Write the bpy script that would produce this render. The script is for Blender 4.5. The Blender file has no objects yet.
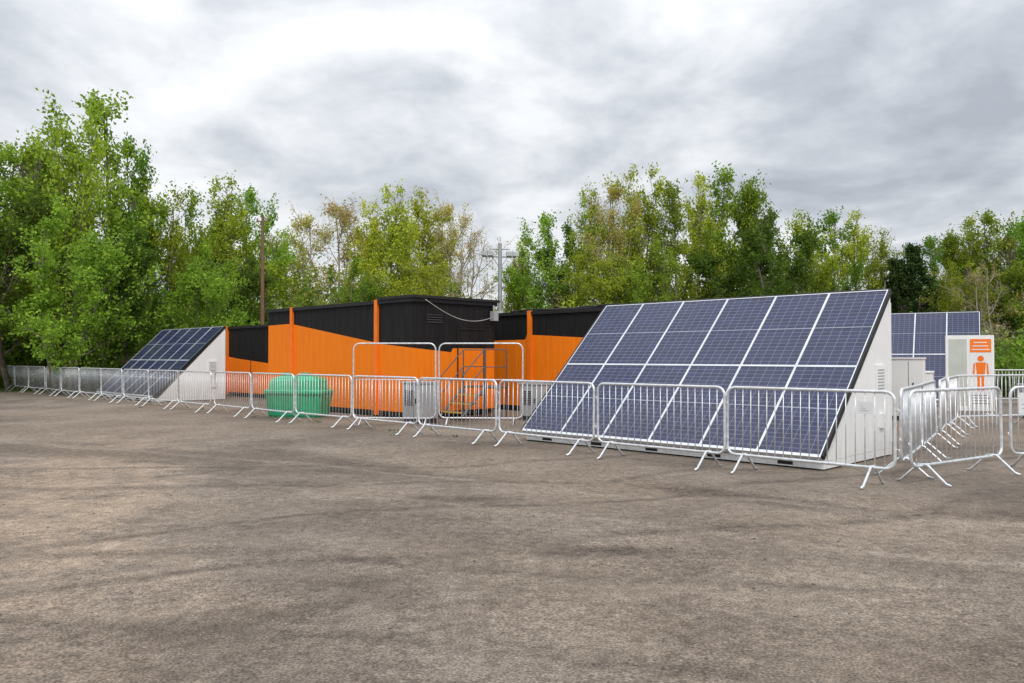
import bpy, math, random
import numpy as np
from mathutils import Vector, Matrix
random.seed(7)
scn=bpy.context.scene
scn.view_settings.view_transform='Standard'
scn.view_settings.look='None'
scn.view_settings.exposure=0
F=800.0; HOR=357.0; CH=1.5

# ---------------------------------------------------------------- helpers
def new_mat(name):
    m=bpy.data.materials.new(name); m.use_nodes=True
    nt=m.node_tree; nt.nodes.clear()
    out=nt.nodes.new('ShaderNodeOutputMaterial')
    return m,nt,out
def nd(nt,t,**kw):
    n=nt.nodes.new(t)
    for k,v in kw.items(): setattr(n,k,v)
    return n
def lk(nt,a,b): nt.links.new(a,b)
def mth(nt,op,a,b=None,c=None,clamp=False):
    n=nt.nodes.new('ShaderNodeMath'); n.operation=op; n.use_clamp=clamp
    for i,v in enumerate((a,b,c)):
        if v is None: continue
        if isinstance(v,(int,float)): n.inputs[i].default_value=v
        else: nt.links.new(v,n.inputs[i])
    return n.outputs[0]
def mixc(nt,f,a,b,blend='MIX'):
    n=nt.nodes.new('ShaderNodeMix'); n.data_type='RGBA'; n.blend_type=blend
    for key,v in ((0,f),(6,a),(7,b)):
        if isinstance(v,(int,float)): n.inputs[key].default_value=v
        elif isinstance(v,(tuple,list)): n.inputs[key].default_value=tuple(v)+((1,) if len(v)==3 else ())
        else: nt.links.new(v,n.inputs[key])
    return n.outputs[2]
def ramp(nt,f,stops,interp='LINEAR'):
    n=nt.nodes.new('ShaderNodeValToRGB'); cr=n.color_ramp; cr.interpolation=interp
    while len(cr.elements)<len(stops): cr.elements.new(0.5)
    for e,(p,c) in zip(cr.elements,stops):
        e.position=p
        e.color=(c,c,c,1) if isinstance(c,(int,float)) else tuple(c)+(1,)
    nt.links.new(f,n.inputs[0]); return n.outputs[0]
def noise(nt,vec,scale,detail=4,rough=.55,dist=0):
    n=nd(nt,'ShaderNodeTexNoise'); n.inputs['Scale'].default_value=scale
    n.inputs['Detail'].default_value=detail; n.inputs['Roughness'].default_value=rough
    n.inputs['Distortion'].default_value=dist
    if vec is not None: nt.links.new(vec,n.inputs['Vector'])
    return n.outputs[0]
def simple(name,col,rough=.5,metal=0,var=.12,scale=3,bump=0,dirt=0.0):
    m,nt,out=new_mat(name)
    b=nd(nt,'ShaderNodeBsdfPrincipled'); tc=nd(nt,'ShaderNodeTexCoord')
    n=noise(nt,tc.outputs['Object'],scale,1,.65)
    c=mixc(nt,ramp(nt,n,[(.3,0.0),(.7,1.0)]),tuple(x*(1-var) for x in col),tuple(min(1,x*(1+var)) for x in col))
    if dirt>0:
        sp=nd(nt,'ShaderNodeSeparateXYZ'); lk(nt,tc.outputs['Object'],sp.inputs[0])
        mp=nd(nt,'ShaderNodeMapping'); mp.inputs['Scale'].default_value=(6,6,.6); lk(nt,tc.outputs['Object'],mp.inputs[0])
        n2=noise(nt,mp.outputs[0],2.0,3,.6)
        low=mth(nt,'SUBTRACT',1.0,mth(nt,'DIVIDE',sp.outputs[2],0.9),clamp=True)
        f=mth(nt,'MULTIPLY',mth(nt,'ADD',low,.15),mth(nt,'MULTIPLY',ramp(nt,n2,[(.4,0.0),(.75,1.0)]),dirt))
        c=mixc(nt,f,c,(.25,.20,.15))
    lk(nt,c,b.inputs['Base Color'])
    lk(nt,mth(nt,'ADD',rough-.08,mth(nt,'MULTIPLY',n,.16)),b.inputs['Roughness'])
    b.inputs['Metallic'].default_value=metal
    lk(nt,b.outputs[0],out.inputs[0]); return m

class MB:
    def __init__(s): s.v=[];s.f=[];s.m=[];s.uv={}
    def quad(s,pts,mat=0,uv=None):
        i=len(s.v); s.v+=[tuple(p) for p in pts]; s.f.append(tuple(range(i,i+len(pts)))); s.m.append(mat)
        if uv: s.uv[len(s.f)-1]=uv
    def box(s,lo,hi,mat=0,M=None):
        x0,y0,z0=lo;x1,y1,z1=hi
        P=[(x0,y0,z0),(x1,y0,z0),(x1,y1,z0),(x0,y1,z0),(x0,y0,z1),(x1,y0,z1),(x1,y1,z1),(x0,y1,z1)]
        if M is not None: P=[tuple(M@Vector(p)) for p in P]
        i=len(s.v); s.v+=P
        for f in ((0,3,2,1),(4,5,6,7),(0,1,5,4),(1,2,6,5),(2,3,7,6),(3,0,4,7)):
            s.f.append(tuple(i+k for k in f)); s.m.append(mat)
    def loft(s,rings,mat=0):
        base=len(s.v); n=len(rings[0])
        for r in rings: s.v+=[tuple(p) for p in r]
        for i in range(len(rings)-1):
            for k in range(n):
                a=base+i*n+k;b=base+i*n+(k+1)%n
                s.f.append((a,b,b+n,a+n)); s.m.append(mat)
        s.f.append(tuple(base+k for k in range(n))[::-1]); s.m.append(mat)
        s.f.append(tuple(base+(len(rings)-1)*n+k for k in range(n))); s.m.append(mat)
    def tube(s,pts,r,n=8,mat=0,closed=False):
        pts=[Vector(p) for p in pts]; N=len(pts)
        rs=r if isinstance(r,(list,tuple)) else [r]*N
        base=len(s.v); prev=None
        for i,p in enumerate(pts):
            if closed: t=pts[(i+1)%N]-pts[i-1]
            else: t=pts[min(i+1,N-1)]-pts[max(i-1,0)]
            t.normalize()
            if prev is None:
                a=Vector((0,0,1)) if abs(t.z)<.9 else Vector((1,0,0)); u=t.cross(a).normalized()
            else:
                u=prev-t*prev.dot(t); u.normalize()
            prev=u; w=t.cross(u)
            for k in range(n):
                a=2*math.pi*k/n
                s.v.append(tuple(p+(u*math.cos(a)+w*math.sin(a))*rs[i]))
        for i in range(N if closed else N-1):
            for k in range(n):
                a=base+i*n+k;b=base+i*n+(k+1)%n;j=(i+1)%N
                s.f.append((a,b,base+j*n+(k+1)%n,base+j*n+k)); s.m.append(mat)
        if not closed:
            s.f.append(tuple(base+k for k in range(n))[::-1]); s.m.append(mat)
            s.f.append(tuple(base+(N-1)*n+k for k in range(n))); s.m.append(mat)
    def mesh(s,name,mats,smooth=False):
        me=bpy.data.meshes.new(name); me.from_pydata(s.v,[],s.f)
        for m in mats: me.materials.append(m)
        me.polygons.foreach_set('material_index',s.m)
        if smooth: me.polygons.foreach_set('use_smooth',[True]*len(s.f))
        if s.uv:
            l=me.uv_layers.new(name='UVMap')
            for fi,uv in s.uv.items():
                for k,li in enumerate(me.polygons[fi].loop_indices): l.data[li].uv=uv[k]
        me.update(); return me
def obj(name,data,loc=(0,0,0),rz=0,parent=None,scale=None,rot=None):
    o=bpy.data.objects.new(name,data); scn.collection.objects.link(o)
    o.location=loc; o.rotation_euler=rot if rot else (0,0,rz)
    if scale: o.scale=scale if isinstance(scale,tuple) else (scale,)*3
    if parent: o.parent=parent
    return o
def bev(o,w=.01,seg=2):
    b=o.modifiers.new('bevel','BEVEL'); b.width=w; b.segments=seg; b.limit_method='ANGLE'
def np_mesh(name,V,Q,mats,mi=None):
    me=bpy.data.meshes.new(name)
    nf=len(Q); k=Q.shape[1]
    me.vertices.add(len(V)); me.vertices.foreach_set('co',V.astype(np.float32).ravel())
    me.loops.add(nf*k); me.loops.foreach_set('vertex_index',Q.astype(np.int32).ravel())
    me.polygons.add(nf); me.polygons.foreach_set('loop_start',np.arange(0,nf*k,k,dtype=np.int32))
    for m in mats: me.materials.append(m)
    if mi is not None: me.polygons.foreach_set('material_index',mi.astype(np.int32))
    me.update(calc_edges=True); return me

# ---------------------------------------------------------------- camera
cam=bpy.data.cameras.new('camera'); co=bpy.data.objects.new('camera',cam); scn.collection.objects.link(co)
cam.sensor_width=36; cam.lens=36*F/1024; cam.clip_end=2000; cam.clip_start=.05
co.location=(0,0,CH); co.rotation_euler=(math.radians(90)+math.atan((HOR-341.5)/F),0,0)
scn.camera=co

# ---------------------------------------------------------------- world / light
EL=math.radians(50); AZ=math.radians(172)
w=bpy.data.worlds.new('World'); scn.world=w; w.use_nodes=True; nt=w.node_tree; nt.nodes.clear()
out=nd(nt,'ShaderNodeOutputWorld')
sky=nd(nt,'ShaderNodeTexSky'); sky.sky_type='NISHITA'; sky.sun_disc=False; sky.sun_elevation=EL; sky.sun_rotation=AZ
bg1=nd(nt,'ShaderNodeBackground'); bg1.inputs[1].default_value=.1; lk(nt,sky.outputs[0],bg1.inputs[0])
tc=nd(nt,'ShaderNodeTexCoord'); sp=nd(nt,'ShaderNodeSeparateXYZ'); lk(nt,tc.outputs['Generated'],sp.inputs[0])
zz=mth(nt,'MAXIMUM',sp.outputs[2],0.0); zd=mth(nt,'ADD',zz,.27)
cb=nd(nt,'ShaderNodeCombineXYZ'); lk(nt,mth(nt,'DIVIDE',sp.outputs[0],zd),cb.inputs[0]); lk(nt,mth(nt,'DIVIDE',sp.outputs[1],zd),cb.inputs[1])
cb.inputs[2].default_value=8.3
n1=noise(nt,cb.outputs[0],1.7,5,.50,.45)
n2=noise(nt,cb.outputs[0],6.0,4,.6,.2)
nn=mth(nt,'ADD',mth(nt,'MULTIPLY',n1,.8),mth(nt,'MULTIPLY',n2,.2))
hz=mth(nt,'POWER',mth(nt,'SUBTRACT',1.0,zz,clamp=True),8.0)
nn=mth(nt,'ADD',nn,mth(nt,'MULTIPLY',hz,.085))
cc=ramp(nt,nn,[(.38,(.41,.44,.49)),(.46,(.54,.57,.615)),(.525,(.69,.715,.75)),(.58,(.82,.835,.86)),(.66,(.93,.94,.95))])
zf=mth(nt,'ADD',1.0,mth(nt,'MULTIPLY',mth(nt,'MULTIPLY',zz,zz),1.6))
vm=nd(nt,'ShaderNodeVectorMath'); vm.operation='SCALE'; lk(nt,cc,vm.inputs[0]); lk(nt,zf,vm.inputs['Scale'])
bg2=nd(nt,'ShaderNodeBackground'); bg2.inputs[1].default_value=1.06; lk(nt,vm.outputs[0],bg2.inputs[0])
mx=nd(nt,'ShaderNodeMixShader'); mx.inputs[0].default_value=.93
lk(nt,bg1.outputs[0],mx.inputs[1]); lk(nt,bg2.outputs[0],mx.inputs[2]); lk(nt,mx.outputs[0],out.inputs[0])
sl=bpy.data.lights.new('sun','SUN'); sl.energy=1.5; sl.angle=math.radians(14); sl.color=(1,.95,.88)
so=bpy.data.objects.new('sun',sl); scn.collection.objects.link(so)
sv=Vector((math.sin(AZ)*math.cos(EL),math.cos(AZ)*math.cos(EL),math.sin(EL)))
so.rotation_euler=sv.to_track_quat('Z','Y').to_euler(); so.location=(0,0,30)

# ---------------------------------------------------------------- ground
m,nt,out=new_mat('worn_tarmac')
b=nd(nt,'ShaderNodeBsdfPrincipled'); tc=nd(nt,'ShaderNodeTexCoord'); P=tc.outputs['Object']
sp=nd(nt,'ShaderNodeSeparateXYZ'); lk(nt,P,sp.inputs[0]); X=sp.outputs[0]; Y=sp.outputs[1]
big=noise(nt,P,.15,2,.6); mid=noise(nt,P,.42,5,.64); fine=noise(nt,P,11,3,.75); vf=noise(nt,P,70,0,.7)
md=noise(nt,P,1.3,5,.70)
c=mixc(nt,ramp(nt,mid,[(.38,0.0),(.62,1.0)]),(.125,.101,.081),(.225,.186,.151))
c=mixc(nt,ramp(nt,big,[(.44,0.0),(.60,.45)]),c,(.255,.195,.143))
def blob(c,cx,cy,rx,ry,col,amt,ang=0,soft=.5):
    ca,sa=math.cos(ang),math.sin(ang)
    dx=mth(nt,'SUBTRACT',X,cx); dy=mth(nt,'SUBTRACT',Y,cy)
    u_=mth(nt,'DIVIDE',mth(nt,'ADD',mth(nt,'MULTIPLY',dx,ca),mth(nt,'MULTIPLY',dy,sa)),rx)
    v_=mth(nt,'DIVIDE',mth(nt,'SUBTRACT',mth(nt,'MULTIPLY',dy,ca),mth(nt,'MULTIPLY',dx,sa)),ry)
    r2=mth(nt,'ADD',mth(nt,'MULTIPLY',u_,u_),mth(nt,'MULTIPLY',v_,v_))
    q=mth(nt,'ADD',mth(nt,'SUBTRACT',1.0,r2),mth(nt,'MULTIPLY',mth(nt,'SUBTRACT',md,.5),4.5))
    f=mth(nt,'MULTIPLY',mth(nt,'MULTIPLY',q,1/soft,clamp=True),amt,clamp=True)
    return mixc(nt,f,c,col)
sand=(.36,.272,.198); damp=(.062,.048,.038)
c=blob(c,-5.6,10.3,1.5,5.6,sand,.75,math.radians(24),1.3)
c=blob(c,-3.0,5.4,1.2,2.4,sand,.4,math.radians(40),1.5)
c=blob(c,2.2,5.4,2.4,.8,(.29,.24,.19),.45,math.radians(12),1.5)
c=blob(c,-.55,8.6,.8,.4,damp,.75,.2,.9)
c=blob(c,.9,6.2,.8,.25,damp,.75,-.1,1.0)
c=blob(c,-6.8,12.8,3.6,.8,damp,.6,-.3,1.2)
c=blob(c,2.6,8.6,1.8,.35,damp,.7,-.75,1.1)
c=blob(c,4.9,7.6,1.3,.35,damp,.6,-.2,1.1)
c=blob(c,-2.6,12.0,3.0,.5,damp,.55,-.75,1.2)
c=blob(c,-1.8,4.5,.7,.4,damp,.5,.5,1.3)
c=blob(c,3.3,5.6,1.2,.4,damp,.5,-.5,1.3)
c=blob(c,-13,33,9,2.0,(.12,.085,.05),.8,-.3,1.0)
def track(c,ang,off,amt,col):
    t_=mth(nt,'ADD',mth(nt,'MULTIPLY',X,math.cos(ang)),mth(nt,'MULTIPLY',Y,math.sin(ang)))
    t_=mth(nt,'ADD',t_,mth(nt,'MULTIPLY',big,3.5))
    t_=mth(nt,'ABSOLUTE',mth(nt,'SUBTRACT',t_,off)); d_=mth(nt,'ABSOLUTE',mth(nt,'SUBTRACT',t_,.85))
    f=mth(nt,'MULTIPLY',mth(nt,'SUBTRACT',1.0,mth(nt,'DIVIDE',d_,.17),clamp=True),ramp(nt,md,[(.38,0.0),(.55,amt)]))
    return mixc(nt,f,c,col)
c=track(c,math.radians(62),9.6,.5,(.30,.25,.205))
c=track(c,math.radians(112),8.6,.7,(.07,.056,.045))
c=track(c,math.radians(80),6.6,.6,(.075,.06,.048))
c=track(c,math.radians(100),12.5,.6,(.075,.06,.048))
c=mixc(nt,ramp(nt,md,[(.28,.55),(.44,0.0)]),c,(.085,.068,.055))
c=mixc(nt,ramp(nt,md,[(.58,0.0),(.72,.38)]),c,(.33,.28,.235))
c=mixc(nt,1.0,c,ramp(nt,fine,[(.29,.66),(.5,1.0),(.70,1.32)]),'MULTIPLY')
c=mixc(nt,1.0,c,ramp(nt,vf,[(.25,.62),(.5,1.0),(.75,1.45)]),'MULTIPLY')
vo=nd(nt,'ShaderNodeTexVoronoi'); vo.inputs['Scale'].default_value=42; lk(nt,P,vo.inputs['Vector'])
sepc=nd(nt,'ShaderNodeSeparateColor'); lk(nt,vo.outputs['Color'],sepc.inputs[0])
c=mixc(nt,mth(nt,'MULTIPLY',ramp(nt,vo.outputs['Distance'],[(.14,.65),(.28,0.0)]),ramp(nt,fine,[(.42,.15),(.6,1.0)])),c,mixc(nt,sepc.outputs[0],(.06,.05,.042),(.44,.39,.34)))
far=mth(nt,'MULTIPLY',mth(nt,'SUBTRACT',Y,35.0),.25,clamp=True)
c=mixc(nt,mth(nt,'MULTIPLY',far,.85),c,mixc(nt,mid,(.06,.085,.025),(.13,.11,.05)))
lk(nt,c,b.inputs['Base Color']); b.inputs['Roughness'].default_value=.92
b.inputs['Specular IOR Level'].default_value=.2
bp=nd(nt,'ShaderNodeBump'); bp.inputs['Strength'].default_value=.7; bp.inputs['Distance'].default_value=.016
lk(nt,fine,bp.inputs['Height']); lk(nt,bp.outputs[0],b.inputs['Normal']); lk(nt,b.outputs[0],out.inputs[0])
tarmac=m
def axis(lo,hi,step,far): 
    a=list(np.arange(lo,hi+1e-6,step)); return np.array([-far,-200,-90]+a+[90,200,far],dtype=float)
ax=axis(-36,36,.75,700); ay=np.array([-700,-200,-60,-20,-8]+list(np.arange(-4,44,.6))+[50,70,120,250,700],dtype=float)
GX,GY=np.meshgrid(ax,ay)
def hgt(x,y):
    h=.018*np.sin(x*.55+1.3*np.sin(y*.31))+.014*np.sin(y*.8+x*.35+2)+.010*np.sin(x*1.7-y*1.1)-.042
    fade=np.clip((12.2-(x+y)*1.0)/2.0,0,1)*np.clip((y+4)/4,0,1)*np.clip((30-np.abs(x))/5,0,1)
    return np.where(fade>0,np.minimum(h,0)*fade,0)
GZ=hgt(GX,GY)
V=np.stack([GX,GY,GZ],-1).reshape(-1,3); W_=len(ax); H_=len(ay)
ii,jj=np.meshgrid(np.arange(W_-1),np.arange(H_-1)); q=(jj*W_+ii).ravel()
Q=np.stack([q,q+1,q+W_+1,q+W_],1)
gm=np_mesh('ground',V,Q,[tarmac]); gm.polygons.foreach_set('use_smooth',[True]*len(Q)); obj('ground',gm)

# loose gravel
rng=np.random.default_rng(3)
stone=simple('stone',(.23,.195,.16),.9,var=.5,scale=30)
n=9000
yy=2.8+ (rng.random(n)**1.4)*14; xx=(rng.random(n)-.5)*1.5*yy
keepm=(np.sin(xx*1.3+np.sin(yy*.9)*2)+np.sin(yy*1.1+xx*.6)+rng.normal(0,.8,n))>.1
xx=xx[keepm];yy=yy[keepm];n=len(xx)
rr=.003+.012*rng.random(n)**3.6
octv=np.array([(1,0,0),(0,1,0),(-1,0,0),(0,-1,0),(0,0,.7),(0,0,-.3)])
octf=np.array([(0,1,4),(1,2,4),(2,3,4),(3,0,4),(1,0,5),(2,1,5),(3,2,5),(0,3,5)])
V=octv[None]*(rr[:,None,None]*(.6+.8*rng.random((n,6,1)))); V[:,:,0]+=xx[:,None];V[:,:,1]+=yy[:,None]; V[:,:,2]+=(.002+hgt(xx,yy))[:,None]
Q=(octf[None]+6*np.arange(n)[:,None,None]).reshape(-1,3)
obj('gravel',np_mesh('gravel',V.reshape(-1,3),Q,[stone]))

# ---------------------------------------------------------------- materials
galv=simple('galvanised_steel',(.70,.72,.74),.38,.5,var=.16,scale=14)
white=simple('white_painted_steel',(.86,.86,.85),.45,0,var=.02,scale=2,dirt=.2)
blackp=simple('black_paint',(.009,.009,.010),.6,0,var=.3,scale=3)
darkgrey=simple('dark_grey_metal',(.05,.05,.055),.5,0,var=.2)
grey=simple('grey_cabinet_paint',(.38,.39,.40),.5,0,var=.1,dirt=.4)
orangep=simple('orange_paint',(.93,.20,.008),.5,0,var=.06)
yellow=simple('yellow_paint',(.62,.40,.03),.5)
silver=simple('anodised_aluminium',(.72,.74,.77),.35,.35,var=.08)
rubber=simple('black_rubber',(.015,.015,.015),.8)
conc=simple('concrete',(.35,.33,.30),.9,scale=8)

def solar_glass():
    m,nt,out=new_mat('photovoltaic_glass'); b=nd(nt,'ShaderNodeBsdfPrincipled')
    uv=nd(nt,'ShaderNodeUVMap'); sp=nd(nt,'ShaderNodeSeparateXYZ'); lk(nt,uv.outputs[0],sp.inputs[0])
    fu=mth(nt,'FRACT',sp.outputs[0]); fv=mth(nt,'FRACT',sp.outputs[1])
    du=mth(nt,'ABSOLUTE',mth(nt,'SUBTRACT',fu,.5)); dv=mth(nt,'ABSOLUTE',mth(nt,'SUBTRACT',fv,.5))
    line=mth(nt,'MAXIMUM',mth(nt,'GREATER_THAN',du,.480),mth(nt,'GREATER_THAN',dv,.467))
    corner=mth(nt,'GREATER_THAN',mth(nt,'ADD',du,mth(nt,'MULTIPLY',dv,.55)),.735)
    line=mth(nt,'MAXIMUM',line,corner)
    bus=mth(nt,'GREATER_THAN',mth(nt,'ABSOLUTE',mth(nt,'SUBTRACT',mth(nt,'FRACT',mth(nt,'MULTIPLY',sp.outputs[0],5)),.5)),.475)
    cmb=nd(nt,'ShaderNodeCombineXYZ'); lk(nt,mth(nt,'FLOOR',sp.outputs[0]),cmb.inputs[0]); lk(nt,mth(nt,'FLOOR',sp.outputs[1]),cmb.inputs[1])
    wn=nd(nt,'ShaderNodeTexWhiteNoise'); lk(nt,cmb.outputs[0],wn.inputs[0])
    c=mixc(nt,wn.outputs[0],(.008,.012,.052),(.017,.023,.085))
    tc=nd(nt,'ShaderNodeTexCoord')
    gn=noise(nt,tc.outputs['Object'],.8,2,.6)
    c=mixc(nt,ramp(nt,gn,[(.35,0.0),(.7,.3)]),c,(.038,.036,.072))
    c=mixc(nt,mth(nt,'MULTIPLY',bus,.24),c,(.17,.19,.25))
    c=mixc(nt,mth(nt,'MULTIPLY',line,.5),c,(.38,.41,.48))
    lk(nt,c,b.inputs['Base Color'])
    lk(nt,mth(nt,'ADD',.05,mth(nt,'MULTIPLY',gn,.12)),b.inputs['Roughness'])
    lk(nt,b.outputs[0],out.inputs[0]); return m
pv=solar_glass()

# ---------------------------------------------------------------- crowd barriers
def rrect(x0,x1,z0,z1,r,k=5):
    pts=[]
    for cx,cz,a0 in ((x1-r,z1-r,0),(x0+r,z1-r,90),(x0+r,z0+r,180),(x1-r,z0+r,270)):
        for i in range(k+1):
            a=math.radians(a0+90*i/k); pts.append((cx+r*math.cos(a),0,cz+r*math.sin(a)))
    return pts
bm_=MB()
bm_.tube(rrect(-1.07,1.07,.22,1.10,.11),.019,8,closed=True)
nb=18
for i in range(1,nb+1):
    x=-1.07+2.14*i/(nb+1); bm_.tube([(x,0,.22),(x,0,1.10)],.0065,5)
for x in (-.82,.82):
    bm_.tube([(x,-.33,.012),(x,-.27,.03),(x,-.05,.235),(x,.05,.235),(x,.27,.03),(x,.33,.012)],.016,6)
for z in (.45,.9):
    bm_.tube([(1.07,0,z),(1.115,0,z),(1.115,0,z-.05)],.007,5)
bm_.tube([(-1.07,0,.5),(-1.10,.01,.5),(-1.10,-.02,.46),(-1.075,0,.45)],.006,5)
BAR=bm_.mesh('crowd_barrier',[galv],True)
def barrier(a,bb,jit=True):
    a=Vector(a);bb=Vector(bb); c=(a+bb)/2; d=bb-a
    rz=math.atan2(d.y,d.x)+ (random.uniform(-.04,.04) if jit else 0)
    return obj('crowd_barrier',BAR,(c.x+random.uniform(-.03,.03),c.y+random.uniform(-.05,.05),0),rot=(random.uniform(-.02,.02),0,rz))
P0=Vector((4.40,9.08)); D=Vector((-.7071,.7071))*2.2
for i in range(24):
    o=barrier(P0+D*(i+1),P0+D*i)
barrier((4.52,9.2),(6.5,10.55))
barrier((6.6,10.6),(8.75,10.9))
barrier((8.85,10.9),(11.0,11.3))
q0=Vector((4.75,9.75)); dq=Vector((.54,.84))*2.2
for i in range(4): barrier(q0+dq*i,q0+dq*(i+1))
q1=q0+dq*4
for i in range(2): barrier(q1+Vector((.05,.05))+Vector((2.1,.65))*i,q1+Vector((2.1,.65))*(i+1))
for i in range(6): barrier((14.0+i*2.2,24.5+.25*i),(16.2+i*2.2,24.75+.25*i))

plate_white=simple('white_plastic',(.75,.76,.77),.4,var=.03)
def notice(name,loc,rz,wd,ht,z):
    e=obj(name,None,(loc[0],loc[1],0),rz)
    mb=MB(); mb.box((-wd/2,-.004,z),(wd/2,.004,z+ht),0)
    for k in range(3): mb.box((-wd/2+.04,-.006,z+ht*(.25+.2*k)),(wd/2-.05-.03*k,-.0045,z+ht*(.28+.2*k)),1)
    obj('plate',mb.mesh(name,[plate_white,grey]),parent=e); return e
pp=P0+D*.17
notice('barrier_notice',(pp.x-.03,pp.y-.03),math.radians(-45),.17,.14,.84)
notice('barrier_notice',(6.75,10.56),math.radians(8),.16,.28,.75)

# ---------------------------------------------------------------- solar units
tape=simple('panel_centre_strip',(.30,.33,.40),.4)
def solar_unit(loc,rz,L,W,T,ncol=6,nrow=2):
    e=obj('solar_panel_container',None,(loc[0],loc[1],0),rz)
    b=MB(); y0=.14; z0=.14
    for x,s in ((0.0,-1),(L,1)):
        b.quad([(x,y0,.12),(x,W,.12),(x,W,T)] if s>0 else [(x,y0,.12),(x,W,T),(x,W,.12)],0)
    b.quad([(0,W,.12),(0,W,T),(L,W,T),(L,W,.12)],0)
    b.quad([(0,y0,.12),(L,y0,.12),(L,W,T),(0,W,T)],0)
    b.box((0.0,.05,.02),(L,.17,.118),0); b.box((-.004,W-.10,.02),(L+.004,W+.003,.20),0)
    for x in (0,L-.10): b.box((x,.172,.02),(x+.10,W-.102,.117),0)
    for x,s in ((0,-1),(L,1)):
        xa,xb=(x,x+.012) if s>0 else (x-.012,x)
        b.box((xa,W-.09,.202),(xb,W-.0,T-.12),0)
        for yy_ in (.95,1.65):
            zt=.12+(T-.12)*(yy_-y0)/(W-y0)
            b.box((xa,yy_-.012,.13),(xb-.004*s if s>0 else xb,yy_+.012,zt-.05),0)
    obj('body',b.mesh('solar_body',[white]),parent=e)
    f=MB()
    for x in (.05,L*.33,L*.66,L-.25): f.box((x,.03,0),(x+.2,.2,.019),0); f.box((x,W-.2,0),(x+.2,W,.019),0)
    for k in range(5): f.box((.4+k*1.1,.045,.04),(.62+k*1.1,.049,.09),0)
    obj('feet',f.mesh('feet',[rubber]),parent=e)
    v=MB(); x=L+.0125
    v.box((L+.001,1.82,1.0),(x+.012,2.14,1.38),0)
    for k in range(7): v.box((x+.0125,1.86,1.03+k*.046),(x+.02,2.10,1.042+k*.046),1)
    v.box((L+.001,1.95,.45),(x+.03,2.12,.66),0)
    obj('vent',v.mesh('vent',[white,grey]),parent=e)
    sd=Vector((0,W-y0+.12,T-.13)); SL=sd.length; sd.normalize(); nrm=Vector((0,-sd.z,sd.y))
    org=Vector((0,.0,.16))+nrm*.05
    def Pt(a,s_,h=0): q=org+Vector((a,0,0))+sd*s_+nrm*h; return (q.x,q.y,q.z)
    M=Matrix(((1,0,0,0),(0,sd.y,nrm.y,0),(0,sd.z,nrm.z,0),(0,0,0,1))); M.translation=org
    gl=MB(); fr=MB(); mw=L/ncol; mh=SL/nrow; t=.017
    for i in range(ncol):
        for j in range(nrow):
            a0=i*mw+t;a1=(i+1)*mw-t;s0=j*mh+t;s1=(j+1)*mh-t
            mid_=(s0+s1)/2
            ta,tb,tc_=[random.uniform(-.0025,.0025) for _ in range(3)]
            for k,(p,q) in enumerate(((s0,mid_-.008),(mid_+.008,s1))):
                u0=i*7; v0=j*40+k*15
                gl.quad([Pt(a0,p,.012+ta),Pt(a1,p,.012+tb),Pt(a1,q,.012+tb+tc_),Pt(a0,q,.012+ta+tc_)],0,[(u0,v0),(u0+6,v0),(u0+6,v0+10),(u0,v0+10)])
            fr.box((a0,mid_-.0078,0.0),(a1,mid_+.0078,.0165),1,M)
            fr.box((i*mw+.001,j*mh+.001,-.03),(a0,(j+1)*mh-.001,.02),0,M)
            fr.box((a1,j*mh+.001,-.03),((i+1)*mw-.001,(j+1)*mh-.001,.02),0,M)
            fr.box((a0,j*mh+.001,-.03),(a1,s0,.0195),0,M)
            fr.box((a0,s1,-.03),(a1,(j+1)*mh-.001,.0195),0,M)
    fr.box((-.035,-.01,-.05),(-.001,SL+.01,.022),2,M); fr.box((L+.001,-.01,-.05),(L+.035,SL+.01,.022),2,M)
    fr.box((0,SL+.001,-.05),(L,SL+.03,.021),2,M)
    fr.box((0,-.03,-.05),(L,-.001,.0205),0,M)
    obj('panels',gl.mesh('panels',[pv]),parent=e); obj('panel_frames',fr.mesh('frames',[silver,tape,blackp]),parent=e)
    return e
R45=math.radians(-45)
solar_unit((.22,14.38),R45,5.45,2.44,2.45)
solar_unit((-15.65,30.29),R45,5.4,2.44,2.5)
solar_unit((9.15,26.7),math.radians(-30),5.6,2.44,2.9)

# ---------------------------------------------------------------- liveried containers
def livery(name,L,H,stops,axis=0):
    m,nt,out=new_mat(name); b=nd(nt,'ShaderNodeBsdfPrincipled'); tc=nd(nt,'ShaderNodeTexCoord')
    sp=nd(nt,'ShaderNodeSeparateXYZ'); lk(nt,tc.outputs['Object'],sp.inputs[0])
    s=mth(nt,'DIVIDE',sp.outputs[axis],L); z=mth(nt,'DIVIDE',sp.outputs[2],H)
    r=ramp(nt,s,[(a/L,bz/H) for a,bz in stops])
    f=mth(nt,'GREATER_THAN',z,r)
    mp=nd(nt,'ShaderNodeMapping'); mp.inputs['Scale'].default_value=(5,5,.4); lk(nt,tc.outputs['Object'],mp.inputs[0])
    n2=noise(nt,mp.outputs[0],2.0,3,.6)
    oc=mixc(nt,ramp(nt,n2,[(.3,0.0),(.7,1.0)]),(.95,.24,.005),(.91,.20,.005))
    oc=mixc(nt,ramp(nt,n2,[(.52,0.0),(.8,.16)]),oc,(.40,.13,.03))
    bc=mixc(nt,ramp(nt,n2,[(.45,0.0),(.8,1.0)]),(.008,.008,.009),(.022,.021,.020))
    lk(nt,mixc(nt,f,oc,bc),b.inputs['Base Color']); b.inputs['Roughness'].default_value=.65
    b.inputs['Specular IOR Level'].default_value=.25
    lk(nt,b.outputs[0],out.inputs[0]); return m
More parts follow.
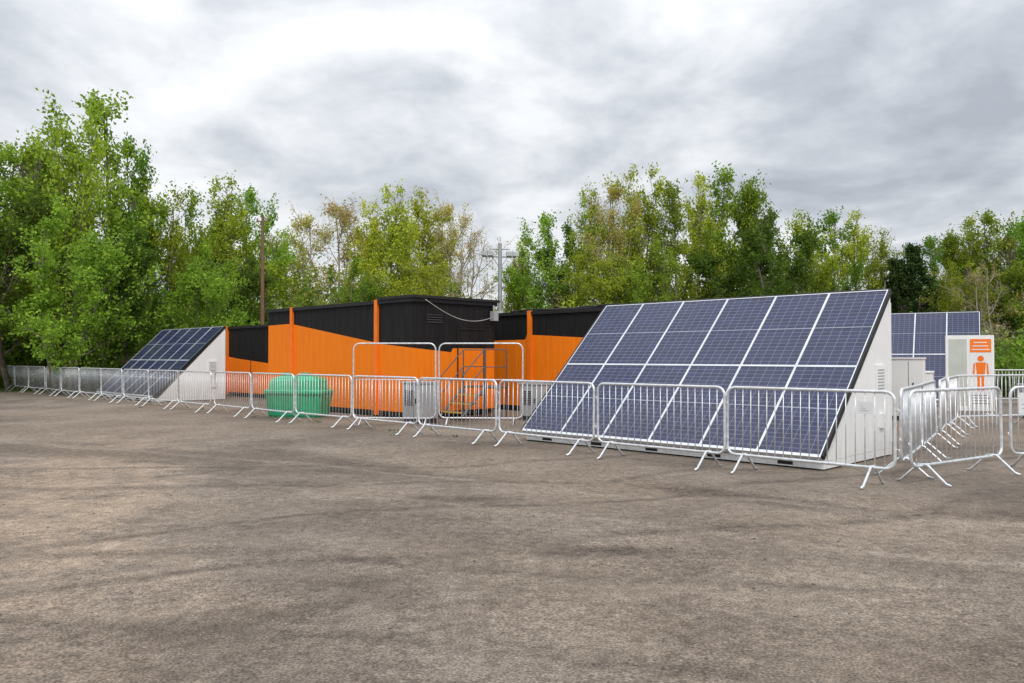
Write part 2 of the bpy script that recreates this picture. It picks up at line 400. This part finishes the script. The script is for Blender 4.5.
def ribwall(mb,p0,p1,z0,z1,nrmdir,mat,pitch=.30,dep=.006):
    p0=Vector(p0);p1=Vector(p1); Ln=(p1-p0).length; d=(p1-p0)/Ln; nv=Vector(nrmdir)
    k=max(1,int(Ln/pitch)); pt=Ln/k; xs=[]
    for i in range(k):
        for f,h in ((0,0),(.90,0),(.93,-1),(.97,-1)): xs.append((i*pt+f*pt,h*dep))
    xs.append((Ln,0))
    for (a,ha),(c,hc) in zip(xs[:-1],xs[1:]):
        A=p0+d*a+nv*ha; C=p0+d*c+nv*hc
        mb.quad([(A.x,A.y,z0),(C.x,C.y,z0),(C.x,C.y,z1),(A.x,A.y,z1)],mat)
def container(name,loc,L,W,H,front,end,posts,roof_over=.06,roof_t=.09,seams=()):
    e=obj(name,None,(loc[0],loc[1],0),R45)
    mf=livery('livery_front',L,H,front,0); me_=livery('livery_end',W,H,end,1)
    b=MB()
    ribwall(b,(.0,0,0),(L,0,0),.15,H-.02,(0,-1,0),0)
    ribwall(b,(L,0,0),(L,W,0),.15,H-.02,(1,0,0),1)
    ribwall(b,(L,W,0),(0,W,0),.15,H-.02,(0,1,0),2)
    ribwall(b,(0,W,0),(0,0,0),.15,H-.02,(-1,0,0),2)
    obj('walls',b.mesh('walls',[mf,me_,blackp]),parent=e)
    r=MB()
    r.box((-roof_over,-roof_over,H-.018),(L+roof_over,W+roof_over,H+roof_t-.018),0)
    r.box((.02,.02,.04),(L-.02,W-.02,.149),0)
    for x in (.1,L/2,L-.3): r.box((x,.1,0),(x+.2,.3,.039),1); r.box((x,W-.3,0),(x+.2,W-.1,.039),1)
    obj('roof_and_base',r.mesh('roof',[blackp,conc]),parent=e)
    p=MB()
    for x,wd in posts: p.box((x-wd/2,-.065,.04),(x+wd/2,-.001,H+roof_t+.0),0)
    for x in seams: p.box((x-.015,-.008,.16),(x+.015,-.0005,H-.025),1)
    obj('corner_posts',p.mesh('posts',[orangep,blackp]),parent=e)
    return e
LA=7.1
A=container('orange_black_cabin',(-7.4,24.3),LA,2.7,2.86,
   [(0,2.45),(1.40,2.47),(1.45,2.45),(5.6,1.86),(5.65,1.84),(LA,1.72)],[(0,1.72),(1.2,1.62),(1.25,1.72),(2.7,1.72)],
   [(1.44,.13),(5.63,.13)],seams=())
x=MB()
x.box((5.75,-.10,2.935),(LA+.12,2.8,3.0),0)
x.box((LA+.031,1.55,1.0),(LA+.06,1.6,1.15),2)
for yy_ in (1.4,2.3): x.box((LA+.001,yy_,.2),(LA+.02,yy_+.03,2.2),0)
x.box((LA+.001,1.4,2.201),(LA+.02,2.33,2.23),0)
x.box((LA+.05,2.5,2.45),(LA+.2,2.66,2.7),2); x.tube([(LA+.1,2.58,2.7),(LA+.1,2.58,2.86)],.02,6,2)
for k in range(4): x.box((LA+.001,.4,2.35+.06*k),(LA+.02,.9,2.37+.06*k),1)
obj('roof_step_and_fittings',x.mesh('fittings',[blackp,darkgrey,grey]),parent=A)
x=MB()
pts=[]
for i in range(17):
    t_=i/16; pts.append((LA+.14,.25+2.3*t_,2.9-.42*math.sin(math.pi*t_*.8)-.1*t_))
x.tube(pts,.010,5,0)
obj('cable',x.mesh('cable',[simple('grey_cable',(.4,.4,.38),.6)],True),parent=A)
LB=12.1
B=container('orange_black_cabin',(-2.0,24.5),LB,2.44,2.68,
   [(0,1.95),(3.35,1.98),(3.4,2.12),(9.0,1.80),(9.05,2.1),(LB,1.7)],[(0,1.8),(2.44,1.8)],
   [(3.55,.14),(9.25,.14)],seams=(6.2,))
x=MB()
for k in range(3):
    pts=[(2.5+i*.42,.25+.12*k+.09*math.sin(i*1.3+k),2.765+.02+.05*max(0,math.sin(i*.9+k*2))) for i in range(22)]
    x.tube(pts,.022,5,0)
x.box((9.4,.2,2.755),(LB-.1,1.6,2.82),0)
obj('roof_cables',x.mesh('roof_cables',[rubber],True),parent=B)
C_=container('orange_black_cabin',(-11.3,31.4),6.0,2.44,2.6,
   [(0,1.55),(1.0,1.45),(6.0,1.1)],[(0,1.5),(2.44,1.5)],[(.35,.12)],seams=(2.2,4.1))

# ---------------------------------------------------------------- access stairs
def stairs(loc,rz):
    e=obj('access_stairs',None,(loc[0],loc[1],0),rz)
    s=MB()
    for k in range(3):
        y=.45+k*.24; z=.2+.2*k
        s.box((-.36,y,z-.03),(.36,y+.25,z),0)
        s.box((-.362,y-.004,z-.033),(.362,y+.008,z+.003),1)
    s.box((-.36,1.18,.76),(.36,1.9,.79),0)
    for x_ in (-.38,.38):
        s.tube([(x_,.4,.06),(x_,1.15,.76),(x_,1.9,.76)],.03,6,0)
        for y,zb,zt in ((.45,.0,1.05),(1.15,.0,1.68),(1.9,.0,1.68)): s.tube([(x_,y,zb),(x_,y,zt)],.016,6,0)
        for q in (0,.42): s.tube([(x_,.45,1.05-q),(x_,1.15,1.68-q),(x_,1.9,1.68-q)],.015,6,0)
    obj('frame',s.mesh('stairs',[simple('stair_grey',(.12,.12,.125),.5,.3),yellow]),parent=e); return e
stairs((-1.75,18.75),R45)
for x0,x1 in ((-3.52,-1.68),(-1.62,.24)):
    g=MB(); hw=(x1-x0)/2
    g.tube(rrect(-hw,hw,.15,1.80,.14),.017,8,closed=True)
    g.tube([(-hw,0,1.0),(hw,0,1.0)],.012,6)
    for i in range(1,9): g.tube([(-hw+2*hw*i/9,0,.15),(-hw+2*hw*i/9,0,1.0)],.006,5)
    for xx_ in (-hw+.2,hw-.2): g.tube([(xx_,-.33,.016),(xx_,-.05,.16),(xx_,.05,.16),(xx_,.33,.016)],.016,6)
    obj('guard_frame',g.mesh('guard_frame',[galv],True),((x0+x1)/2,17.7,0),math.radians(-4))
# ---------------------------------------------------------------- green bunded tank
green=simple('green_plastic',(.022,.38,.175),.36,0,var=.12,scale=2,dirt=.15)
e=obj('water_tank',None,(-5.4,20.3,0),math.radians(-14),scale=(.86,.86,.92))
t=MB()
def rring(hx,hy,z,ribs=0.0,n=96,p=5.0):
    r=[]
    for k in range(n):
        a=2*math.pi*k/n; ca,sa=math.cos(a),math.sin(a)
        m_=1+ribs*(1 if k%6<3 else 0)
        r.append((hx*m_*abs(ca)**(2/p)*(1 if ca>=0 else -1),hy*m_*abs(sa)**(2/p)*(1 if sa>=0 else -1),z))
    return r
t.loft([rring(.80,.42,.0,.0),rring(.82,.44,.06,.03),rring(.90,.50,.60,.03),rring(.95,.55,.63),rring(.96,.56,.66),rring(.96,.56,.71),rring(.93,.54,.735),
        rring(.82,.45,.74),rring(.81,.44,.77,.025),rring(.78,.42,.98,.025),rring(.70,.37,1.06,.01),rring(.52,.27,1.11),rring(.2,.12,1.13)],0)
for cx in (-.42,.2):
    t.tube([(cx,0,1.08),(cx,0,1.17)],.13,20,0); t.tube([(cx,0,1.171),(cx,0,1.20)],.155,20,0)
obj('vessel',t.mesh('tank',[green,rubber]),parent=e)
# ---------------------------------------------------------------- equipment cabinets
def cabinet(name,loc,rz,w_,d_,h_,mt,louv=True):
    e=obj(name,None,(loc[0],loc[1],0),rz); c=MB()
    c.box((-w_/2,-d_/2,.1),(w_/2,d_/2,h_),0)
    o=obj('housing',c.mesh('housing',[mt]),parent=e); bev(o,.015)
    c=MB()
    c.box((-w_/2-.02,-d_/2-.02,h_+.001),(w_/2+.02,d_/2+.02,h_+.04),0)
    c.box((-w_/2+.04,-d_/2+.03,0),(w_/2-.04,d_/2-.03,.099),1)
    if louv:
        for k in range(8): c.box((-w_/2*.7,-d_/2-.012,h_*.45+k*h_*.05),(w_/2*.1,-d_/2-.001,h_*.45+k*h_*.05+.018),1)
    c.box((w_/2*.4,-d_/2-.02,h_*.5),(w_/2*.47,-d_/2-.001,h_*.62),1)
    c.box((w_/2*.18,-d_/2-.006,.14),(w_/2*.2,-d_/2-.001,h_-.05),1)
    obj('trim',c.mesh('trim',[mt,darkgrey]),parent=e); return e
cabinet('electrical_cabinet',(-2.1,18.35),R45,.7,.5,.9,grey)
cabinet('electrical_cabinet',(.6,19.0),R45,.7,.5,.85,grey)
cabinet('battery_cabinet',(9.45,19.2),math.radians(-30),.8,.7,1.45,white,False)
cabinet('battery_cabinet',(10.1,20.6),math.radians(-30),1.3,.9,1.1,white,False)
cabinet('electrical_cabinet',(12.9,19.6),math.radians(-20),.8,.5,.8,grey)

# ---------------------------------------------------------------- safety sign board
e=obj('safety_sign_board',None,(11.78,20.6,0),math.radians(-14))
s=MB()
s.box((-.56,-.03,.12),(.56,.03,2.06),0)
s.box((-.50,-.036,.25),(-.07,-.031,1.96),1)
s.box((-.02,-.036,.25),(.51,-.031,1.98),2)
s.box((.0,-.040,1.62),(.49,-.0365,1.96),3)
for k in range(3): s.box((.04+.02*k,-.043,1.68+.09*k),(.45-.03*k,-.0405,1.705+.09*k),2)
def disc(cx,cz,r,mat,y=-.041,n=20):
    s.quad([(cx+r*math.cos(-2*math.pi*i/n),y,cz+r*math.sin(-2*math.pi*i/n)) for i in range(n)][::-1],mat)
cx=.245
disc(cx,1.46,.075,3)
s.quad([(cx-.12,-.041,1.36),(cx-.085,-.041,.98),(cx+.085,-.041,.98),(cx+.12,-.041,1.36)],3)
for sg in (-1,1):
    s.quad([(cx+sg*.13,-.0415,1.35),(cx+sg*.17,-.0415,1.32),(cx+sg*.19,-.0415,1.04),(cx+sg*.145,-.0415,1.04)],3)
s.box((cx-.08,-.042,.64),(cx-.015,-.0375,.975),3); s.box((cx+.015,-.042,.64),(cx+.08,-.0375,.975),3)
for k in range(4): s.box((.04,-.04,.30+k*.07),(.45-.05*(k%2),-.0365,.32+k*.07),4)
for xx_ in (-.5,.5):
    s.tube([(xx_,0,0),(xx_,0,.12)],.03,8,0); s.box((xx_-.05,-.4,.0),(xx_+.05,.4,.03),0)
m,nt_,out_=new_mat('acrylic_sheet'); b_=nd(nt_,'ShaderNodeBsdfPrincipled'); tcx=nd(nt_,'ShaderNodeTexCoord')
lk(nt_,mixc(nt_,noise(nt_,tcx.outputs['Object'],2.2,2),(.42,.45,.38),(.64,.66,.62)),b_.inputs['Base Color']); b_.inputs['Roughness'].default_value=.12
lk(nt_,b_.outputs[0],out_.inputs[0])
obj('board',s.mesh('board',[white,m,simple('sign_white',(.8,.8,.8),.4,var=.02),orangep,darkgrey]),parent=e)

# ---------------------------------------------------------------- masts
def mast(u,d,vtop):
    x0=(u-512)/F*d; H=(HOR-vtop)/F*d+CH
    e=obj('floodlight_mast',None,(x0,d,0),.2); s=MB()
    s.tube([(0,0,0),(0,0,H)],[.17,.11],12,0)
    s.tube([(-1.1,0,H-.8),(1.0,0,H-.8)],.06,8,0); s.tube([(-.6,0,H-.35),(.6,0,H-.35)],.04,8,0)
    for k in (-1.0,-.6,.55,.95):
        s.box((k-.17,-.15,H-.76),(k+.17,.08,H-.50),1)
    for k in (-.5,.5): s.tube([(k,0,H-.8),(0,0,H-1.5)],.025,6,0)
    s.box((-.15,-.25,H*.45),(.15,-.15,H*.45+.5),1)
    s.tube([(0,0,H),(0,0,H+.4)],.02,5,0)
    obj('pole',s.mesh('mast',[simple('mast_grey',(.40,.42,.44),.5,.3),simple('lamp_grey',(.5,.52,.54),.5)]),parent=e)
mast(500,48,243)
e=obj('timber_pole',None,(-12.5,40,0)); s=MB()
s.tube([(0,0,0),(0,0,8.6)],[.12,.07],10,0); s.tube([(-.3,0,8.3),(.3,0,8.3)],.03,6,0)
for k in (-.27,.27): s.tube([(k,0,8.3),(k,0,8.45)],.03,8,0)
obj('pole',s.mesh('pole',[simple('creosoted_timber',(.20,.11,.07),.8)]),parent=e)

# ---------------------------------------------------------------- trees
def leaf_mat(name,dark,light,tip,transl=.4):
    m,nt,out=new_mat(name)
    gi=nd(nt,'ShaderNodeNewGeometry'); tc=nd(nt,'ShaderNodeTexCoord'); oi=nd(nt,'ShaderNodeObjectInfo')
    n=noise(nt,tc.outputs['Object'],.9,0,.6)
    f=mth(nt,'ADD',mth(nt,'MULTIPLY',gi.outputs['Random Per Island'],.55),mth(nt,'MULTIPLY',ramp(nt,n,[(.35,0.0),(.65,1.0)]),.45))
    c=mixc(nt,f,dark,light)
    c=mixc(nt,ramp(nt,gi.outputs['Random Per Island'],[(.86,0.0),(1.0,.8)]),c,tip)
    hs=nd(nt,'ShaderNodeHueSaturation'); lk(nt,c,hs.inputs['Color'])
    lk(nt,mth(nt,'ADD',.474,mth(nt,'MULTIPLY',oi.outputs['Random'],.045)),hs.inputs['Hue'])
    lk(nt,mth(nt,'ADD',.78,mth(nt,'MULTIPLY',mth(nt,'FRACT',mth(nt,'MULTIPLY',oi.outputs['Random'],7.3)),.6)),hs.inputs['Value'])
    d=nd(nt,'ShaderNodeBsdfDiffuse'); t=nd(nt,'ShaderNodeBsdfTranslucent'); lk(nt,hs.outputs[0],d.inputs[0]); lk(nt,hs.outputs[0],t.inputs[0])
    mx=nd(nt,'ShaderNodeMixShader'); mx.inputs[0].default_value=transl; lk(nt,d.outputs[0],mx.inputs[1]); lk(nt,t.outputs[0],mx.inputs[2])
    lk(nt,mx.outputs[0],out.inputs[0]); return m
Lg=leaf_mat('leaves_green',(.11,.21,.025),(.27,.42,.05),(.38,.52,.08))
Ly=leaf_mat('leaves_spring',(.24,.32,.03),(.46,.54,.06),(.58,.62,.10))
Lb=leaf_mat('leaves_budding',(.34,.31,.07),(.54,.48,.13),(.60,.53,.2))
Lw=leaf_mat('leaves_blossom',(.16,.22,.05),(.34,.40,.12),(.80,.80,.72))
Lc=leaf_mat('needles',(.025,.055,.018),(.06,.11,.03),(.10,.16,.05),.15)
Ld=leaf_mat('leaves_dull',(.075,.135,.022),(.18,.27,.045),(.25,.35,.06))
bark=simple('bark',(.17,.14,.11),.9,var=.35,scale=5)
barkp=simple('pale_twigs',(.38,.34,.29),.9,var=.25,scale=5)

def unit(v): return v/np.linalg.norm(v)
def leaves_from(rng,pts,n,sig,size):
    idx=rng.integers(0,len(pts),n)
    c=pts[idx]+rng.normal(0,1,(n,3))*sig
    a=rng.normal(0,1,(n,3)); a/=np.linalg.norm(a,axis=1)[:,None]
    r=rng.normal(0,1,(n,3)); r[:,2]*=.8
    b=np.cross(a,r); b/=np.linalg.norm(b,axis=1)[:,None]
    s=size*(.6+.8*rng.random(n))[:,None]
    V=np.stack([c-a*s, c+b*s*.6, c+a*s, c-b*s*.6],1).reshape(-1,3)
    return V,np.arange(4*n).reshape(-1,4)
def tubes(polys):
    V=[];Q=[];o=0
    for pts,r0,r1,k in polys:
        N=len(pts)
        for i in range(N):
            t=pts[min(i+1,N-1)]-pts[max(i-1,0)]; t=unit(t+1e-6)
            a=np.array((0,0,1.)) if abs(t[2])<.9 else np.array((1.,0,0))
            u=unit(np.cross(t,a)); w_=np.cross(t,u); r=r0+(r1-r0)*i/(N-1)
            for j in range(k):
                an=2*math.pi*j/k; V.append(pts[i]+(u*math.cos(an)+w_*math.sin(an))*r)
        for i in range(N-1):
            for j in range(k):
                Q.append((o+i*k+j,o+i*k+(j+1)%k,o+(i+1)*k+(j+1)%k,o+(i+1)*k+j))
        o+=N*k
    return np.array(V),np.array(Q)
def grow(rng,p,d,L,seg,up,wob):
    pts=[p]
    for i in range(seg):
        d=unit(d+np.array((0,0,up))+rng.normal(0,wob,3)); p=p+d*L/seg; pts.append(p)
    return np.array(pts)
def make_tree(seed,H=10,rc=2.6,first=.14,nprim=24,nleaf=22000,sig=.2,size=.085,lm=None,bk=None,stems=1,shape='round',tert=2,gaps=16):
    rng=np.random.default_rng(seed); polys=[]; anch=[]
    for st in range(stems):
        base=np.array((rng.normal(0,.25),rng.normal(0,.25),0.)) if stems>1 else np.zeros(3)
        d0=np.array((rng.normal(0,.16 if stems>1 else .05),rng.normal(0,.16 if stems>1 else .05),1.))
        hs=H*(1 if st==0 else rng.uniform(.75,.95))
        tr=grow(rng,base,unit(d0),hs*.97,12,.10,.06)
        polys.append((tr,.017*H/(stems**.5),.02,7))
        npm=nprim//stems
        for i in range(npm):
            f=first+(.985-first)*(i+rng.random())/npm
            q=f*12; k=min(11,int(q)); p=tr[k]+(tr[k+1]-tr[k])*(q-k)
            g=(f-first)/(1-first)
            if shape=='round': pr=math.sin(math.pi*min(1,(g*.80+.20)))**.75
            elif shape=='cone': pr=(1-g)*.95+.05
            else: pr=(math.sin(math.pi*(g*.72+.28)))**.6
            L=rc*pr*rng.uniform(.6,1.3)+.2
            az=i*2.4+rng.uniform(-.6,.6); el=math.radians(rng.uniform(12,38)+42*g) if shape!='cone' else math.radians(rng.uniform(-12,5))
            d=np.array((math.cos(az)*math.cos(el),math.sin(az)*math.cos(el),math.sin(el)))
            b1=grow(rng,p,d,L,6,.10 if shape!='cone' else .02,.13); polys.append((b1,.008*H*(1-g*.6)*.6,.012,5))
            anch.append(b1[3:])
            n2=int(4+L*2.2)
            for j in range(n2):
                ff=rng.uniform(.25,1)*5.99; kk=int(ff); pp_=b1[kk]+(b1[kk+1]-b1[kk])*(ff-kk)
                dd=unit(unit(b1[kk+1]-b1[kk])*.7+rng.normal(0,.55,3)+np.array((0,0,.15)))
                L2=L*rng.uniform(.22,.45)+.15
                b2=grow(rng,pp_,dd,L2,4,.05,.15); polys.append((b2,.014,.006,3))
                t_=np.linspace(0,1,7)[:,None]; anch.append(b2[0]*(1-t_)+b2[-1]*t_); anch.append(b2[2:])
                for q3 in range(tert):
                    b3=grow(rng,b2[rng.integers(1,5)],unit(dd+rng.normal(0,.6,3)),L2*rng.uniform(.35,.6),2,.05,.2)
                    if tert>3: polys.append((b3,.009,.005,3))
                    anch.append(b3)
    anch=np.concatenate(anch)
    ce=anch[rng.integers(0,len(anch),gaps)]
    keep=np.ones(len(anch),bool)
    for c_ in ce: keep&=(np.linalg.norm(anch-c_,axis=1)>rng.uniform(.25,.6))
    anch=anch[keep]
    V1,Q1=tubes(polys)
    V2,Q2=leaves_from(rng,anch,nleaf,sig,size)
    k=H/np.percentile(V2[:,2],99.93); V1=V1*k; V2=V2*k
    top=V2[V2[:,2]>H*.93]; sh=top.mean(0); 
    for V_ in (V1,V2):
        fz=(V_[:,2]/H); V_[:,0]-=sh[0]*fz; V_[:,1]-=sh[1]*fz
    tm=np_mesh('trunk_and_limbs',V1,Q1,[bk or bark]); lmesh=np_mesh('foliage',V2,Q2,[lm])
    return tm,lmesh
T={}
T['full1']=make_tree(1,lm=Lg,nleaf=15000,rc=2.9,nprim=28,sig=.16,size=.092,gaps=26)
T['full2']=make_tree(2,lm=Lg,nleaf=16000,rc=3.2,nprim=30,stems=3,shape='oval',sig=.16,size=.092,gaps=24)
T['full3']=make_tree(3,lm=Ld,nleaf=14500,rc=2.7,nprim=28,stems=2,sig=.16,size=.092,gaps=24)
T['tall']=make_tree(14,lm=Lg,nleaf=13000,rc=2.3,nprim=30,stems=2,sig=.14,size=.075,gaps=34,shape='round')
T['spring1']=make_tree(4,lm=Ly,nleaf=12000,rc=2.5,nprim=26,shape='oval',size=.075,sig=.15,gaps=34)
T['spring2']=make_tree(5,lm=Ly,nleaf=11500,rc=2.9,nprim=28,stems=3,sig=.16,size=.08,gaps=34)
T['bud']=make_tree(6,lm=Lb,nleaf=9500,rc=2.5,nprim=28,stems=3,bk=barkp,sig=.14,size=.06,tert=4)
T['bare']=make_tree(8,lm=Lb,nleaf=3500,rc=2.3,nprim=28,stems=3,bk=barkp,sig=.1,size=.045,tert=5)
T['con']=make_tree(9,lm=Lc,nleaf=14000,rc=1.7,nprim=60,shape='cone',sig=.13,size=.09,first=.05)
names={'full1':'deciduous_tree','full2':'deciduous_tree','full3':'deciduous_tree','tall':'deciduous_tree','spring1':'birch_tree','spring2':'deciduous_tree','bud':'budding_tree','bare':'bare_tree','con':'conifer_tree'}
def tree(u,v,d,k,ws=1.0):
    H=(HOR-v)/F*d+CH; x=(u-512)/F*d; s=H/10
    e=obj(names[k],None,(x,d,0),random.uniform(0,6.28),scale=(s*ws,s*ws,s))
    obj('trunk_and_limbs',T[k][0],parent=e); obj('foliage',T[k][1],parent=e)
for a in [(-90,140,37,'full1'),(-30,160,33,'full3',1.0),(4,142,36,'tall',1.1),(42,132,40,'full1',.8),(94,90,38,'tall',.95),(72,118,36,'spring2',.6),(60,200,32,'full2',1.1),(128,136,41,'tall',.7),(135,225,35,'full3',.9),
  (160,180,42,'spring2',.8),(192,188,46,'full2',.75),(222,176,43,'spring1'),(250,186,46,'tall',.75),(205,240,38,'full2',1.0),
  (285,228,50,'spring2',.8),(305,206,50,'bud'),(338,194,52,'bud',1.05),(368,200,50,'spring1',.85),(392,184,49,'spring1',.95),(420,190,52,'spring2',.7),(446,194,52,'bud',.8),(464,214,50,'bare'),
  (355,255,44,'full2',1.0),(425,252,46,'spring2',1.0),(250,255,42,'full3',1.0),
  (512,266,56,'full3',.8),(522,240,54,'spring1',.7),(545,212,52,'tall',.85),(568,222,52,'full3',.7),(588,188,50,'spring1',.75),(614,172,50,'bud',.8),(642,164,49,'spring2',.7),(670,182,48,'tall',.85),
  (700,174,50,'spring1',.8),(726,166,51,'tall',.9),(748,178,50,'full1',.65),(655,238,44,'full2',1.0),(600,245,45,'spring2',1.0),
  (772,208,48,'full3',.8),(750,228,43,'full3',1.2),(800,212,50,'spring2',.8),(832,210,52,'tall',.9),(856,210,53,'spring1',.8),(878,230,52,'spring2',.7),
  (898,258,50,'con'),(914,244,50,'con',1.1),(930,236,52,'tall',.9),(950,228,54,'full1',.7),(972,216,54,'spring1',.8),(990,210,53,'tall',.9),(1012,230,52,'bud'),(1030,212,52,'full1',.8),
  (960,262,48,'spring2',1.0),(985,262,47,'bare',1.2),(1075,205,50,'full2'),(1130,200,50,'full3'),(1190,190,50,'full1')]:
    tree(*a)

def shrub_points(rng,cx,cy,r,h):
    p=[]
    for i in range(int(10+r*4)):
        az=rng.random()*6.28; rad=r*math.sqrt(rng.random()); top=h*(1-.55*(rad/r)**2)*rng.uniform(.6,1.15)
        t_=np.linspace(.05,1,12)
        p.append(np.stack([cx+math.cos(az)*rad*(.6+.4*t_),cy+math.sin(az)*rad*(.6+.4*t_),top*t_],1)+rng.normal(0,.12,(12,3)))
    return np.concatenate(p)
def undergrowth(name,spec,mats,seed,size=.085,dens=1500,sig=.28):
    rng=np.random.default_rng(seed); VV=[];QQ=[];MM=[];o=0
    for (u,d,h,r,mi) in spec:
        x=(u-512)/F*d; pts=shrub_points(rng,x,d,r,h)
        n=int(dens*r*h*.62); V_,Q_=leaves_from(rng,pts,n,sig,size)
        V_[:,2]=np.maximum(V_[:,2],0.01)
        VV.append(V_);QQ.append(Q_+o);MM.append(np.full(len(Q_),mi));o+=len(V_)
    obj(name,np_mesh(name,np.concatenate(VV),np.concatenate(QQ),mats,np.concatenate(MM)))
sp_=[]
rg=random.Random(5)
u=-120
while u<1180:
    d=rg.uniform(38,44) if u<260 else rg.uniform(42,47)
    h=rg.uniform(3.2,5.2) if u<480 or u>520 else 3.0
    if u>880: h*=.75
    sp_.append((u,d,h,rg.uniform(1.4,2.3),rg.choice([0,0,1,1,2,3]) if not (270<u<300 or 600<u<650 or 780<u<830) else 3)); u+=rg.uniform(17,28)
undergrowth('undergrowth',sp_,[Lg,Ld,Ly,Lw],11,size=.11,dens=720)
sp_=[]; u=-150
while u<1200:
    sp_.append((u,rg.uniform(60,66),rg.uniform(5.5,8) if u<470 or u>540 else 3.8,3.0,rg.choice([0,1,1]))); u+=rg.uniform(22,32)
undergrowth('distant_treeline',sp_,[Lg,Ld],12,size=.22,dens=160,sig=.5)
sp_=[(u_,rg.uniform(36.5,38.5),rg.uniform(.5,1.7),1.2,rg.choice([0,1,1])) for u_ in range(-120,190,11)]
sp_+=[(u_,rg.uniform(30,33),rg.uniform(1.0,2.0),1.3,rg.choice([0,1,2])) for u_ in range(995,1160,14)]
undergrowth('hedge',sp_,[Lg,Ld,Ly],13,size=.08,dens=1000,sig=.18)
rngw=np.random.default_rng(21); VV=[]
def tuft(x,y,n,r,h):
    a=rngw.random(n)*6.28; rad=r*np.sqrt(rngw.random(n)); bx=x+np.cos(a)*rad; by=y+np.sin(a)*rad
    hh_=h*(.4+.8*rngw.random(n)); lx=np.cos(a)*hh_*.5; ly=np.sin(a)*hh_*.5; w2=.006
    z0=hgt(bx,by)
    VV.append(np.stack([np.stack([bx-w2*np.sin(a),by+w2*np.cos(a),z0],1),np.stack([bx+w2*np.sin(a),by-w2*np.cos(a),z0],1),np.stack([bx+lx,by+ly,z0+hh_],1)],1).reshape(-1,3))
for i in range(80):
    t_=rngw.uniform(6,50); off=rngw.normal(.3,.35)
    tuft(4.4-.7071*t_+off*.7,9.08+.7071*t_+off*.7,int(rngw.uniform(8,26)),.08,.06)
for i in range(120): tuft(rngw.uniform(-28,-12),rngw.uniform(34.5,37),40,.3,.16)
V=np.concatenate(VV); Q=np.arange(len(V)).reshape(-1,3)
obj('grass_tufts',np_mesh('grass_tufts',V,Q,[simple('grass_blades',(.10,.16,.035),.8,var=.3)]))
